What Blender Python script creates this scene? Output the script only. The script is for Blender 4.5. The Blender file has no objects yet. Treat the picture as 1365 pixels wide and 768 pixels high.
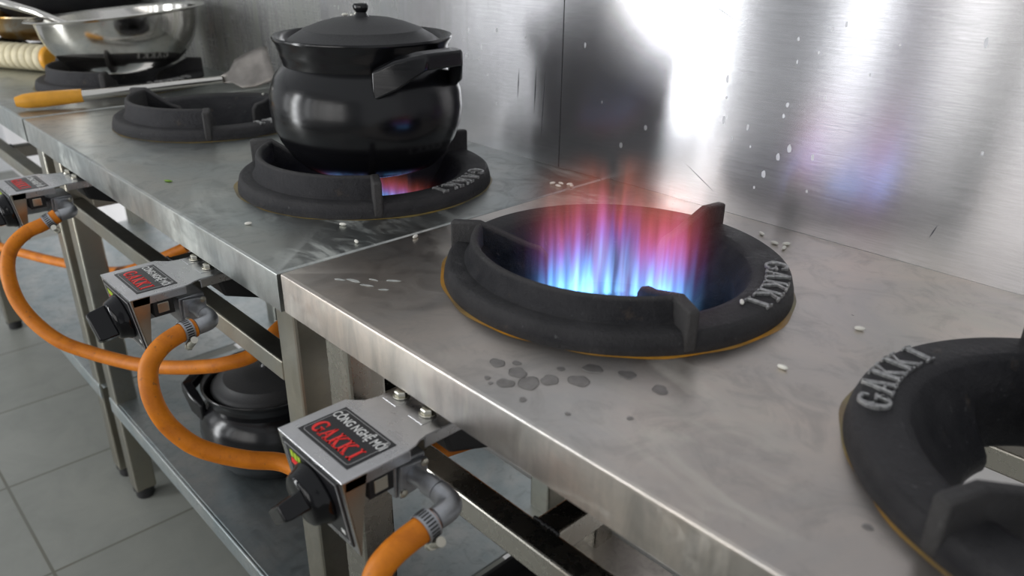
import bpy, bmesh, math, random
from math import pi, sin, cos, radians
from mathutils import Vector, Matrix

random.seed(7)
SC = bpy.context.scene
COL = SC.collection

# ------------------------------------------------------------------ mesh builder
class MB:
    def __init__(self): self.v = []; self.f = []
    def add(self, vs, fs):
        o = len(self.v); self.v += [tuple(p) for p in vs]; self.f += [tuple(i + o for i in f) for f in fs]; return self
    def box(self, x0, x1, y0, y1, z0, z1, M=None):
        vs = [Vector(p) for p in ((x0,y0,z0),(x1,y0,z0),(x1,y1,z0),(x0,y1,z0),(x0,y0,z1),(x1,y0,z1),(x1,y1,z1),(x0,y1,z1))]
        if M: vs = [M @ p for p in vs]
        return self.add(vs, [(3,2,1,0),(4,5,6,7),(0,1,5,4),(1,2,6,5),(2,3,7,6),(3,0,4,7)])
    def prism(self, poly, a, b, fn=None):
        """poly: 2D points (u, v), extruded from a to b along w; fn(u, v, w) -> xyz"""
        fn = fn or (lambda u, v, w: (u, v, w)); n = len(poly)
        vs = [fn(u, v, a) for u, v in poly] + [fn(u, v, b) for u, v in poly]
        return self.add(vs, [tuple(range(n))[::-1], tuple(range(n, 2*n))] + [(i, (i+1) % n, n+(i+1) % n, n+i) for i in range(n)])
    def lathe(self, prof, n=64, M=None, rfun=None, a0=0, a1=2*pi, caps=False):
        full = abs(a1-a0-2*pi) < 1e-6; m = n if full else n+1; vs = []; fs = []
        for (r, z) in prof:
            for i in range(m):
                a = a0+(a1-a0)*i/n; rr = rfun(r, a, z) if rfun else r
                p = Vector((rr*cos(a), rr*sin(a), z)); vs.append(M @ p if M else p)
        for k in range(len(prof)-1):
            for i in range(n):
                j = (i+1) % m; fs.append((k*m+i, k*m+j, (k+1)*m+j, (k+1)*m+i))
        if caps and not full:
            fs.append(tuple(k*m for k in range(len(prof)))); fs.append(tuple(k*m+m-1 for k in range(len(prof)))[::-1])
        return self.add(vs, fs)
    def tube(self, pts, r, n=16, caps=True, rs=None):
        pts = [Vector(p) for p in pts]; vs = []; fs = []; up = None
        for i, p in enumerate(pts):
            t = (pts[min(i+1, len(pts)-1)]-pts[max(i-1, 0)]).normalized()
            if up is None:
                up = t.orthogonal().normalized()
            up = (up - t*up.dot(t)).normalized(); b = t.cross(up)
            rr = rs[i] if rs else r
            for k in range(n):
                a = 2*pi*k/n; vs.append(p+(up*cos(a)+b*sin(a))*rr)
        for i in range(len(pts)-1):
            for k in range(n):
                fs.append((i*n+k, i*n+(k+1) % n, (i+1)*n+(k+1) % n, (i+1)*n+k))
        if caps:
            fs.append(tuple(range(n))[::-1]); fs.append(tuple((len(pts)-1)*n+k for k in range(n)))
        return self.add(vs, fs)
    def build(self, name, mat, parent=None, bevel=0, smooth=None, sub=0, solid=0, seg=2):
        me = bpy.data.meshes.new(name); me.from_pydata(self.v, [], self.f); me.update()
        bm = bmesh.new(); bm.from_mesh(me); bmesh.ops.remove_doubles(bm, verts=bm.verts, dist=1e-6)
        bmesh.ops.recalc_face_normals(bm, faces=bm.faces); bm.to_mesh(me); bm.free()
        me.materials.append(mat); o = bpy.data.objects.new(name, me); COL.objects.link(o)
        if parent: o.parent = parent
        if solid:
            s = o.modifiers.new('thickness', 'SOLIDIFY'); s.thickness = solid; s.offset = -1
        if bevel:
            b = o.modifiers.new('bevel', 'BEVEL'); b.width = bevel; b.segments = seg; b.limit_method = 'ANGLE'; b.angle_limit = radians(40)
        if sub:
            s = o.modifiers.new('sub', 'SUBSURF'); s.levels = sub; s.render_levels = sub
        if smooth:
            me.polygons.foreach_set('use_smooth', [True]*len(me.polygons))
            if smooth < 180:
                try: me.set_sharp_from_angle(angle=radians(smooth))
                except Exception: pass
        return o

def spline(pts, k=10):
    P = [Vector(p) for p in pts]; P = [2*P[0]-P[1]] + P + [2*P[-1]-P[-2]]; out = []
    for i in range(1, len(P)-2):
        for j in range(k):
            t = j/k; a, b, c, d = P[i-1:i+3]
            out.append(.5*((2*b)+(c-a)*t+(2*a-5*b+4*c-d)*t*t+(3*b-a-3*c+d)*t**3))
    out.append(P[-2]); return out

def thing(name, label, cat, loc=(0,0,0), rotz=0, group=None):
    o = bpy.data.objects.new(name, None); COL.objects.link(o); o.empty_display_size = .05
    o.location = loc; o.rotation_euler = (0,0,rotz); o['label'] = label; o['category'] = cat
    if group: o['group'] = group
    return o
def tag(o, label, cat, group=None):
    o['label'] = label; o['category'] = cat
    if group: o['group'] = group
    return o
def struct(o): o['kind'] = 'structure'; return o
def dup(root, loc, rotz=0, label=None, group=None):
    r = root.copy(); COL.objects.link(r); r.location = loc; r.rotation_euler = (0,0,rotz)
    if label: r['label'] = label
    if group: r['group'] = group
    for ch in list(root.children):
        c = ch.copy(); COL.objects.link(c); c.parent = r
        for g in list(ch.children):
            d = g.copy(); COL.objects.link(d); d.parent = c
    return r

# ------------------------------------------------------------------ materials
class NT:
    def __init__(self, name):
        self.m = bpy.data.materials.new(name); self.m.use_nodes = True; self.t = self.m.node_tree
        self.t.nodes.clear(); self.out = self.t.nodes.new('ShaderNodeOutputMaterial')
    def n(self, typ, **kw):
        nd = self.t.nodes.new(typ)
        for k, v in kw.items():
            if k.startswith('i_'): nd.inputs[k[2:].replace('_', ' ')].default_value = v
            else: setattr(nd, k, v)
        return nd
    def l(self, a, b): self.t.links.new(a, b)
    def coord(self, scale=(1,1,1), kind='Object', rot=(0,0,0)):
        c = self.n('ShaderNodeTexCoord'); m = self.n('ShaderNodeMapping'); m.inputs['Scale'].default_value = scale
        m.inputs['Rotation'].default_value = rot
        self.l(c.outputs[kind], m.inputs['Vector']); return m.outputs['Vector']
    def noise(self, scale, vec=None, detail=4, rough=.55, dist=0):
        n = self.n('ShaderNodeTexNoise'); n.inputs['Scale'].default_value = scale; n.inputs['Detail'].default_value = detail
        n.inputs['Roughness'].default_value = rough; n.inputs['Distortion'].default_value = dist
        if vec is not None: self.l(vec, n.inputs['Vector'])
        return n.outputs['Fac']
    def ramp(self, fac, stops, interp='LINEAR'):
        r = self.n('ShaderNodeValToRGB'); e = r.color_ramp.elements; r.color_ramp.interpolation = interp
        while len(e) < len(stops): e.new(.5)
        for k, (p, c) in enumerate(stops):
            e[k].position = p; e[k].color = (c if len(c) == 4 else (*c, 1)) if isinstance(c, tuple) else (c, c, c, 1)
        self.l(fac, r.inputs['Fac']); return r.outputs['Color']
    def mix(self, fac, a, b, mode='MIX'):
        m = self.n('ShaderNodeMix', data_type='RGBA', blend_type=mode)
        for s, v in ((m.inputs[0], fac), (m.inputs[6], a), (m.inputs[7], b)):
            if isinstance(v, (int, float)): s.default_value = v
            elif isinstance(v, tuple): s.default_value = (*v, 1) if len(v) == 3 else v
            else: self.l(v, s)
        return m.outputs[2]
    def math(self, op, a, b=0.0, c=None, clamp=False):
        m = self.n('ShaderNodeMath', operation=op, use_clamp=clamp)
        for k, v in enumerate((a, b) if c is None else (a, b, c)):
            if isinstance(v, (int, float)): m.inputs[k].default_value = v
            else: self.l(v, m.inputs[k])
        return m.outputs[0]
    def bsdf(self, **kw):
        b = self.n('ShaderNodeBsdfPrincipled')
        for k, v in kw.items():
            s = b.inputs[k.replace('_', ' ')]
            if isinstance(v, (int, float)): s.default_value = v
            elif isinstance(v, tuple): s.default_value = (*v, 1) if len(v) == 3 and s.type == 'RGBA' else v
            else: self.l(v, s)
        self.l(b.outputs[0], self.out.inputs['Surface']); return b
    def bump(self, h, strength, dist=.001):
        b = self.n('ShaderNodeBump'); b.inputs['Strength'].default_value = strength; b.inputs['Distance'].default_value = dist
        self.l(h, b.inputs['Height']); return b.outputs['Normal']

def plain(name, col, rough=.5, metal=0.0, var=.15, scale=40, bump=0, **kw):
    m = NT(name); v = m.coord(); f = m.noise(scale, v)
    c = m.ramp(f, [(.3, tuple(x*(1-var) for x in col)), (.7, tuple(min(1, x*(1+var)) for x in col))])
    a = dict(Base_Color=c, Roughness=rough, Metallic=metal, **kw)
    if bump: a['Normal'] = m.bump(f, bump)
    m.bsdf(**a); return m.m

def steel(name, base, rough, tint_a=None, tint_b=None, aniso=0., tangent=(1,0,0), brush=(3,300,300), stains=.5, big=6, rvar=.12):
    m = NT(name); v = m.coord()
    f1 = m.noise(big, v, 6, .6, .6); f2 = m.noise(big*4.5, v, 6, .65, 1.0)
    br = m.noise(1, m.coord(brush), 3, .6)
    ta, tb = tint_a or base, tint_b or base
    c = m.mix(m.ramp(f1, [(.35, 0.), (.65, 1.)]), ta, tb)
    c = m.mix(m.ramp(f2, [(.50, 0.), (.72, stains)]), c, tuple(x*.62 for x in base))
    c = m.mix(m.math('MULTIPLY', br, .22), c, tuple(x*.75 for x in base))
    r = m.math('ADD', m.math('MULTIPLY', m.math('SUBTRACT', f2, .5), rvar*2.5), m.math('ADD', rough, m.math('MULTIPLY', m.math('SUBTRACT', br, .5), .12)), clamp=True)
    a = dict(Base_Color=c, Roughness=r, Metallic=1.0, Normal=m.bump(br, .12, .0004))
    if aniso:
        cx = m.n('ShaderNodeCombineXYZ'); 
        for k in range(3): cx.inputs[k].default_value = tangent[k]
        a.update(Anisotropic=aniso, Tangent=cx.outputs[0])
    m.bsdf(**a); return m.m

def top_steel(name, base, ta, tb, rough, chalk, chalk_amt, stains, seed):
    m = NT(name); v = m.coord(); off = m.n('ShaderNodeVectorMath', operation='ADD'); off.inputs[1].default_value = (seed, seed*.7, 0); m.l(v, off.inputs[0]); v = off.outputs[0]
    big = m.noise(4.2, v, 6, .6, .7); f2 = m.noise(17, v, 7, .68, 1.2); f3 = m.noise(60, v, 5, .65, .6)
    br = m.noise(1, m.coord((260,4,260)), 3, .6)
    c = m.mix(m.ramp(big, [(.36, 0.), (.64, 1.)]), ta, tb)
    c = m.mix(m.ramp(f2, [(.50, 0.), (.66, stains)]), c, tuple(x*.60 for x in base))
    c = m.mix(m.ramp(f3, [(.62, 0.), (.74, stains*.6)]), c, tuple(x*.55 for x in base))
    sm = m.noise(1, m.coord((5,16,5), rot=(0,0,.35)), 6, .7, 1.1)
    ck = m.math('MULTIPLY', m.ramp(sm, [(.50, 0.), (.64, 1.)]), m.ramp(m.noise(3.1, v, 3, .5), [(.45, 0.), (.60, chalk_amt)]))
    c = m.mix(ck, c, chalk)
    # runs on the folded front edge
    sp = m.n('ShaderNodeSeparateXYZ'); tc = m.n('ShaderNodeTexCoord'); m.l(tc.outputs['Object'], sp.inputs[0])
    face = m.math('LESS_THAN', sp.outputs[2], -.005)
    run = m.noise(1, m.coord((38,1,7)), 5, .68, .5)
    c = m.mix(m.math('MULTIPLY', face, m.ramp(run, [(.45, 0.), (.68, .65)])), c, tuple(x*.62 for x in base))
    c = m.mix(m.math('MULTIPLY', face, m.ramp(m.noise(1, m.coord((60,1,11)), 4, .7, .4), [(.60, 0.), (.72, .45)])), c, chalk)
    r = m.math('ADD', m.math('MULTIPLY', m.math('SUBTRACT', f2, .5), .30), m.math('ADD', rough, m.math('MULTIPLY', ck, .25)), clamp=True)
    m.bsdf(Base_Color=c, Roughness=r, Metallic=m.math('SUBTRACT', 1.0, m.math('MULTIPLY', ck, .6)), Normal=m.bump(m.math('ADD', br, f3), .10, .0005)); return m.m

M = {}
M['top_near'] = top_steel('steel_top_warm', (.56,.535,.50), (.67,.595,.525), (.52,.50,.475), .33, (.66,.64,.56), .55, .38, 0.)
M['top_far'] = top_steel('steel_top_cool', (.44,.455,.44), (.46,.455,.42), (.40,.435,.43), .36, (.56,.58,.54), .8, .65, 3.3)
M['frame'] = steel('steel_tube', (.47,.45,.40), .27, brush=(90,90,2), stains=.15)
M['frame_old'] = steel('steel_tube_dull', (.38,.36,.31), .36, (.40,.37,.30), (.36,.36,.33), brush=(90,90,2), stains=.3)
M['brown_rail'] = plain('brown_steel', (.22,.12,.075), .45, .6, .3, 12)  # plain brown tone for the far back rails
M['shelf'] = steel('steel_shelf', (.44,.48,.49), .44, (.38,.44,.46), (.54,.56,.55), stains=.6, big=9)
M['shelf_warm'] = steel('steel_shelf_warm', (.46,.43,.40), .44, (.40,.37,.35), (.54,.51,.47), stains=.6, big=9)
M['box'] = steel('pressed_steel', (.55,.55,.56), .30, brush=(5,200,200), stains=.25)
M['chrome'] = plain('bolt_metal', (.62,.60,.52), .28, 1.0, .1)
M['pipe'] = plain('zinc_pipe', (.36,.37,.39), .42, .85, .2, 60, .15)
M['bowl'] = steel('polished_bowl', (.66,.64,.60), .14, brush=(2,2,120), stains=.2, rvar=.04)
M['black_plastic'] = plain('black_plastic', (.004,.004,.005), .12, 0, .1, Specular_IOR_Level=.32)
M['black_paint'] = plain('black_cast_arm', (.008,.008,.009), .55, 0, .3)
M['soot'] = plain('soot_black', (.004,.004,.004), .9, 0, .3, Specular_IOR_Level=.1)
M['label_black'] = plain('label_black', (.010,.010,.012), .3, 0, .1)
M['white_print'] = plain('white_print', (.75,.75,.73), .4, 0, .02)
M['grey_print'] = plain('grey_print', (.40,.40,.40), .4, 0, .02)
M['red_print'] = plain('red_print', (.85,.018,.014), .4, 0, .05)
M['lime_print'] = plain('lime_print', (.45,.62,.03), .4, 0, .05)
M['orange_handle'] = plain('orange_grip', (.72,.33,.025), .42, 0, .12, 30)
M['rubber'] = plain('black_rubber', (.02,.02,.02), .7)
M['blade'] = plain('worn_blade', (.27,.25,.23), .42, 1.0, .25, 25)
M['rice'] = plain('rice_white', (.82,.80,.72), .45, 0, .05)
M['herb'] = plain('herb_green', (.16,.30,.02), .5)
M['cream'] = plain('cream_ribs', (.62,.55,.37), .6, 0, .18, 30)
M['brownpan'] = None

# cast iron
m = NT('cast_iron'); v = m.coord(); f = m.noise(130, v, 6, .75); g = m.noise(16, v, 6, .65, .5)
c = m.mix(m.ramp(g, [(.38, 0.), (.66, 1.)]), (.009,.009,.012), (.034,.033,.036))
c = m.mix(m.ramp(m.noise(38, v, 5, .7, .6), [(.62, 0.), (.74, .6)]), c, (.085,.062,.045))
c = m.mix(m.ramp(m.noise(75, v, 4, .7), [(.66, 0.), (.72, .45)]), c, (.15,.15,.15))
geo = m.n('ShaderNodeNewGeometry')
c = m.mix(m.ramp(geo.outputs['Pointiness'], [(.53, 0.), (.60, .75)]), c, (.105,.10,.095))
m.bsdf(Base_Color=c, Roughness=m.ramp(g, [(.3, .45), (.7, .68)]), Normal=m.bump(f, 1., .004), Specular_IOR_Level=.30)
M['iron'] = m.m
m = NT('raised_letter_iron'); v = m.coord(); f = m.noise(200, v, 4, .7)
m.bsdf(Base_Color=m.ramp(f, [(.35, (.22,.22,.22)), (.65, (.50,.50,.49))]), Roughness=.45, Metallic=.7, Normal=m.bump(f, .3, .0006))
M['letters'] = m.m
def grease_mat(name, lo, hi, dark):
    m = NT(name); v = m.coord(); f = m.noise(30, v, 4, .6); g = m.noise(4.5, v, 2, .5)
    c = m.mix(m.ramp(g, [(.40, 0.), (.60, 1.)]), m.ramp(f, [(.35, dark), (.65, (.23,.20,.085))]), m.ramp(f, [(.35, lo), (.65, hi)]))
    m.bsdf(Base_Color=c, Roughness=.35); return m.m
M['grease'] = grease_mat('burnt_grease', (.45,.21,.015), (.66,.27,.010), (.12,.10,.06))
M['grease_thin'] = grease_mat('thin_grease', (.34,.17,.02), (.50,.24,.03), (.15,.12,.08))
M['grease_pale'] = grease_mat('pale_grease', (.20,.14,.04), (.30,.19,.03), (.09,.08,.06))
# glazed black clay
m = NT('black_glaze'); v = m.coord(); f = m.noise(1, m.coord((6,6,160)), 3, .6); g = m.noise(300, v, 2)
m.bsdf(Base_Color=(.005,.005,.006), Roughness=m.ramp(f, [(.3, .17), (.7, .26)]), Normal=m.bump(f, .10, .001), Specular_IOR_Level=.42)
M['glaze'] = m.m
m = NT('matte_lid'); v = m.coord(); g = m.noise(500, v, 2)
m.bsdf(Base_Color=m.ramp(g, [(.3, (.020,.020,.021)), (.7, (.038,.038,.039))]), Roughness=.5, Normal=m.bump(g, .25, .0006))
M['lid'] = m.m
# orange hose
m = NT('orange_hose'); v = m.coord(); g = m.noise(28, v, 5, .65, .6); h = m.noise(160, v, 3)
c = m.mix(m.ramp(g, [(.35, 0.), (.7, 1.)]), (.64,.195,.006), (.44,.120,.004))
c = m.mix(m.ramp(h, [(.64, 0.), (.74, .6)]), c, (.16,.08,.035))
m.bsdf(Base_Color=c, Roughness=.5, Specular_IOR_Level=.3, Normal=m.bump(h, .15, .0008)); M['hose'] = m.m
m = NT('burnt_pan'); v = m.coord(); g = m.noise(9, v, 5, .6, .8)
c = m.ramp(g, [(.35, (.30,.10,.02)), (.5, (.55,.33,.10)), (.65, (.62,.58,.48))])
m.bsdf(Base_Color=c, Roughness=.3, Metallic=.8); M['brownpan'] = m.m
m = NT('black_wok'); v = m.coord(); g = m.noise(12, v, 5, .6)
m.bsdf(Base_Color=m.ramp(g, [(.3, (.006,.006,.008)), (.7, (.02,.02,.022))]), Roughness=.4); M['wok'] = m.m
m = NT('droplet_stain'); v = m.coord(); g = m.noise(60, v, 4, .6)
m.bsdf(Base_Color=m.ramp(g, [(.3, (.24,.225,.21)), (.7, (.36,.34,.32))]), Roughness=.3, Metallic=.95); M['stain'] = m.m
m = NT('chalky_mark'); v = m.coord(); g = m.noise(60, v, 4, .6)
m.bsdf(Base_Color=m.ramp(g, [(.3, (.42,.44,.42)), (.7, (.62,.62,.58))]), Roughness=.5, Metallic=.3); M['chalk'] = m.m

# brushed wall cladding
m = NT('brushed_steel_cladding'); v = m.coord()
br = m.noise(1, m.coord((5, 5, 420)), 3, .6); bl = m.noise(3.2, m.coord((1.3,1,.5)), 5, .6, .5); fine = m.noise(1, m.coord((28,28,560)), 4, .7)
c = m.mix(m.ramp(bl, [(.38, 0.), (.66, 1.)]), (.665,.65,.68), (.57,.575,.585))
c = m.mix(m.ramp(fine, [(.35, .30), (.65, 0.)]), c, (.36,.36,.37))
# dirty greenish film further along the wall (towards the far burners)
sx = m.n('ShaderNodeSeparateXYZ'); tc = m.n('ShaderNodeTexCoord'); m.l(tc.outputs['Object'], sx.inputs[0])
dirt = m.n('ShaderNodeMapRange', clamp=True); m.l(sx.outputs['X'], dirt.inputs['Value'])
dirt.inputs['From Min'].default_value = -.05; dirt.inputs['From Max'].default_value = -1.3
drip = m.noise(1, m.coord((26,26,2.2)), 5, .65, .4)
df = m.math('MULTIPLY', dirt.outputs[0], m.ramp(drip, [(.30, .25), (.62, 1.)]))
c = m.mix(df, c, (.36,.37,.33))
# white dried splashes: small spots and runs
vo = m.n('ShaderNodeTexVoronoi', feature='F1'); vo.inputs['Scale'].default_value = 26; m.l(m.coord((1,.02,.72)), vo.inputs['Vector'])
spot = m.math('LESS_THAN', vo.outputs['Distance'], m.math('MULTIPLY', m.noise(5.5, v, 3, .6), .17))
keep = m.ramp(m.noise(2.3, m.coord((1,1,.6)), 3, .5, .3), [(.50, 0.), (.58, 1.)])
spot = m.math('MULTIPLY', m.math('MULTIPLY', spot, keep), .45)
runs = m.math('MULTIPLY', m.ramp(m.noise(1, m.coord((95,1,7)), 4, .7), [(.70, 0.), (.76, .5)]), keep)
mask = m.math('MAXIMUM', spot, runs)
c = m.mix(mask, c, (.80,.80,.80))
r = m.math('ADD', m.math('ADD', .165, m.math('MULTIPLY', br, .08)), m.math('ADD', m.math('MULTIPLY', mask, .35), m.math('MULTIPLY', df, .12)))
cx = m.n('ShaderNodeCombineXYZ'); cx.inputs[2].default_value = 1
m.bsdf(Base_Color=c, Roughness=r, Metallic=m.math('SUBTRACT', m.math('SUBTRACT', .86, m.math('MULTIPLY', mask, .6)), m.math('MULTIPLY', df, .4)), Anisotropic=.95, Tangent=cx.outputs[0], Normal=m.bump(fine, .10, .0004))
M['clad'] = m.m
M['scuff'] = plain('dark_scuff', (.07,.07,.08), .5, .3)
M['splash'] = plain('lime_splash', (.66,.66,.68), .5, .25)
M['wallpaint'] = plain('painted_wall', (.84,.82,.82), .6, 0, .06, 3)
M['roomwall'] = plain('room_wall', (.62,.63,.64), .7, 0, .06, 3)
# floor tiles
m = NT('floor_tile'); v = m.coord(); b = m.n('ShaderNodeTexBrick', offset=0.0, squash=1.0)
mp = m.n('ShaderNodeMapping'); mp.inputs['Location'].default_value = (.10, .20, 0); tc = m.n('ShaderNodeTexCoord'); m.l(tc.outputs['Object'], mp.inputs['Vector'])
m.l(mp.outputs[0], b.inputs['Vector'])
for k, val in (('Scale', 1.0), ('Mortar Size', .004), ('Brick Width', .402), ('Row Height', .402), ('Mortar Smooth', .3), ('Bias', 0.)): b.inputs[k].default_value = val
b.inputs['Color1'].default_value = (.235,.24,.215,1); b.inputs['Color2'].default_value = (.26,.265,.24,1); b.inputs['Mortar'].default_value = (.12,.115,.09,1)
g = m.noise(7, v, 6, .65, .5); c = m.mix(m.ramp(g, [(.4, 0.), (.7, .45)]), b.outputs['Color'], (.17,.18,.165))
m.bsdf(Base_Color=c, Roughness=m.ramp(g, [(.3, .32), (.7, .5)]), Normal=m.bump(b.outputs['Fac'], -.4, .002)); M['floor'] = m.m

# ------------------------------------------------------------------ room
WY = .5765
FZ = -.975
def slab(name, x0,x1,y0,y1,z0,z1, mat, parent=None): return MB().box(x0,x1,y0,y1,z0,z1).build(name, mat, parent)
struct(slab('floor', -4.6, 3.2, -3.2, .8, FZ-.1, FZ, M['floor']))
wb = struct(slab('wall_back', -4.6, 3.2, WY+.006, .8, FZ, 1.9, M['wallpaint']))
struct(slab('wall_left', -4.7, -4.6, -3.2, .8, FZ, 1.9, M['roomwall']))
SEAM = -.1075; PANEL = []
for x0, x1 in ((-2.9, SEAM-.0011), (SEAM+.0011, 2.4)):
    PANEL.append(MB().box(x0, x1, WY, WY+.0055, -.012, 1.1).build('steel_panel', M['clad'], wb))
MB().box(SEAM-.0011, SEAM+.0011, WY+.0012, WY+.0055, -.012, 1.1).build('panel_joint', M['rubber'], wb)
# scratches and dried splashes on the right-hand panel and beside the joint
for (ax_, az_), (bx_, bz_), wd_ in (((.1461,.0548),(.1990,.0240),.0005), ((.1558,.2784),(.1989,.2580),.0006), ((-.1451,.1508),(-.1514,.0366),.0010), ((-.1663,.1544),(-.1693,.0788),.0012), ((-.2079,.1469),(-.2107,.0982),.0012), ((.4986,.0549),(.4926,.0364),.0008)):
    p_, q_ = Vector((ax_, az_)), Vector((bx_, bz_)); d_ = (q_-p_).normalized(); n_ = Vector((-d_.y, d_.x))*wd_; m_ = (p_+q_)/2
    MB().prism([tuple(p_), tuple(m_-n_), tuple(q_), tuple(m_+n_)], WY-.0002, WY+.001, lambda u, v, w_: (u, w_, v)).build('scratch', M['scuff'], PANEL[1] if ax_ > SEAM else PANEL[0])
for k, (x, z, r) in enumerate([(.198,.183,4),(.200,.158,3),(.200,.128,4),(.291,.243,3),(.332,.259,3),(.348,.265,3),(.294,.216,2),(.320,.230,2),(.290,.162,4),(.287,.147,3),(.302,.107,5),(.288,.093,5),(.335,.102,4),(.271,.066,6),(.260,.045,3),(.238,.124,3),(.246,.099,2),(.216,.104,3),(.335,.057,3),(.338,.178,2),(.501,.259,4),(.525,.145,3),(-.060,.201,3),(-.305,.174,3),(-.265,.080,2),(-.289,.127,2),(-.340,.199,3),(-.194,.200,2),(.414,.248,2),(.387,.212,2)]):
    rnd = random.Random(k); rr = r*.00055; el = rnd.uniform(1.1, 2.6); ph_ = rnd.uniform(0, 6)
    pl = [(x+rr*(1+.15*sin(2*a+ph_))*cos(a), z+rr*el*(1+.12*sin(3*a+ph_))*sin(a)) for a in [2*pi*i_/14 for i_ in range(14)]]
    MB().prism(pl, WY-.0002, WY+.001, lambda u, v, w_: (u, w_, v)).build('dried_splash', M['splash'], PANEL[1] if x > SEAM else PANEL[0])
# front wall of the room (behind the camera) with a doorway and a window onto daylight
FY = -2.6
wf = MB()
for x0, x1, z0, z1 in ((-4.6,-4.35,FZ,1.9), (-4.35,-3.15,FZ,-.35), (-4.35,-3.15,1.25,1.9), (-3.15,-2.55,FZ,1.9), (-2.55,-1.85,1.35,1.9), (-1.85,-1.15,FZ,1.9), (-1.15,-.92,FZ,-.35), (-1.15,-.92,1.25,1.9), (-.92,-.7,FZ,1.9),
                       (-.7,1.5,FZ,-.35), (-.7,1.5,1.25,1.9), (1.5,3.2,FZ,1.9)):
    wf.box(x0, x1, FY-.12, FY, z0, z1)
struct(wf.build('wall_front', M['roomwall']))
fr = MB()
for x0, x1, z0, z1 in ((-.7,-.66,-.35,1.25), (1.46,1.5,-.35,1.25), (-.40,-.22,-.35,1.25), (.02,.12,-.35,1.25), (.38,.42,-.35,1.25), (.78,.9,-.35,1.25), (-.66,1.46,-.35,-.31), (-.66,1.46,1.21,1.25)): fr.box(x0, x1, FY-.08, FY-.03, z0, z1)
struct(fr.build('window_1', M['frame']))
fr = MB()
for x0, x1, z0, z1 in ((-4.35,-4.31,-.35,1.25), (-3.19,-3.15,-.35,1.25), (-4.31,-3.19,-.35,-.31), (-4.31,-3.19,1.21,1.25)): fr.box(x0, x1, FY-.08, FY-.03, z0, z1)
struct(fr.build('window_2', M['frame']))
fr = MB()
for x0, x1 in ((-2.55,-2.51), (-1.89,-1.85)): fr.box(x0, x1, FY-.1, FY+.01, FZ, 1.35)
fr.box(-2.51, -1.89, FY-.1, FY+.01, 1.31, 1.35)
struct(fr.build('door_1', M['frame']))

def area(name, loc, rot, sx, sy, power, col=(1,1,1)):
    l = bpy.data.lights.new(name, 'AREA'); l.shape = 'RECTANGLE'; l.size = sx; l.size_y = sy; l.energy = power; l.color = col
    o = bpy.data.objects.new(name, l); COL.objects.link(o); o.location = loc; o.rotation_euler = rot; return o
RX = (pi/2, 0, 0)      # emits towards +y
area('doorway_daylight', (-2.2, FY-.13, .19), RX, .64, 2.3, 75, (.96,.98,1))
area('side_window_daylight', (-3.75, FY-.13, .45), RX, 1.2, 1.6, 11, (.96,.98,1))
area('slit_daylight', (-1.035, FY-.13, .45), RX, .22, 1.6, 6, (.96,.98,1))
area('window_daylight', (.4, FY-.13, .45), RX, 2.1, 1.6, 29, (1,.98,.96))
w = bpy.data.worlds.new('World'); SC.world = w; w.use_nodes = True
bg = w.node_tree.nodes['Background']; bg.inputs['Color'].default_value = (.93,.96,1,1); bg.inputs['Strength'].default_value = .62

# ------------------------------------------------------------------ work tables
LEG = .05
def tabletop(x0, x1, burners, mat, parent, fascia=.05):
    y0, y1 = 0.0, WY-.0008; e = .0035; b = MB()
    xs = [x0+e] + [(burners[i][0]+burners[i+1][0])/2 for i in range(len(burners)-1)] + [x1-e]
    n = 96
    for k, (cx, cy) in enumerate(burners):
        X0, X1, Y0, Y1 = xs[k], xs[k+1], y0+e, y1
        inner, outer = [], []
        angs = sorted([2*pi*i/n for i in range(n)] + [math.atan2(Y-cy, X-cx) % (2*pi) for X in (X0, X1) for Y in (Y0, Y1)])
        for a in angs:
            dx, dy = cos(a), sin(a); inner.append((cx+.168*dx, cy+.168*dy, 0))
            t = min([((X1 if dx > 0 else X0)-cx)/dx if abs(dx) > 1e-9 else 9e9, ((Y1 if dy > 0 else Y0)-cy)/dy if abs(dy) > 1e-9 else 9e9])
            outer.append((cx+t*dx, cy+t*dy, 0))
        N = len(angs); b.add(inner+outer, [(i, (i+1) % N, N+(i+1) % N, N+i) for i in range(N)])
        b.add(inner+[(x, y, -.003) for x, y, z in inner], [(i, (i+1) % N, N+(i+1) % N, N+i) for i in range(N)])
    # folded front edge and end faces: rounded profile swept round front and both ends
    prof = [(e*(1-sin(t)), -e*(1-cos(t))) for t in [pi/2*i/4 for i in range(5)]] + [(0, -fascia), (.0015, -fascia-.0012), (.012, -fascia-.0012), (.012, -fascia+.002)]
    path = lambda d: [(x0+d, y1), (x0+d, y0+d), (x1-d, y0+d), (x1-d, y1)]
    vs = []; 
    for d, z in prof: vs += [(x, y, z) for x, y in path(d)]
    fs = [(k*4+i, k*4+i+1, (k+1)*4+i+1, (k+1)*4+i) for k in range(len(prof)-1) for i in range(3)]
    b.add(vs, fs)
    return b.build('tabletop', mat, parent, smooth=50)

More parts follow.
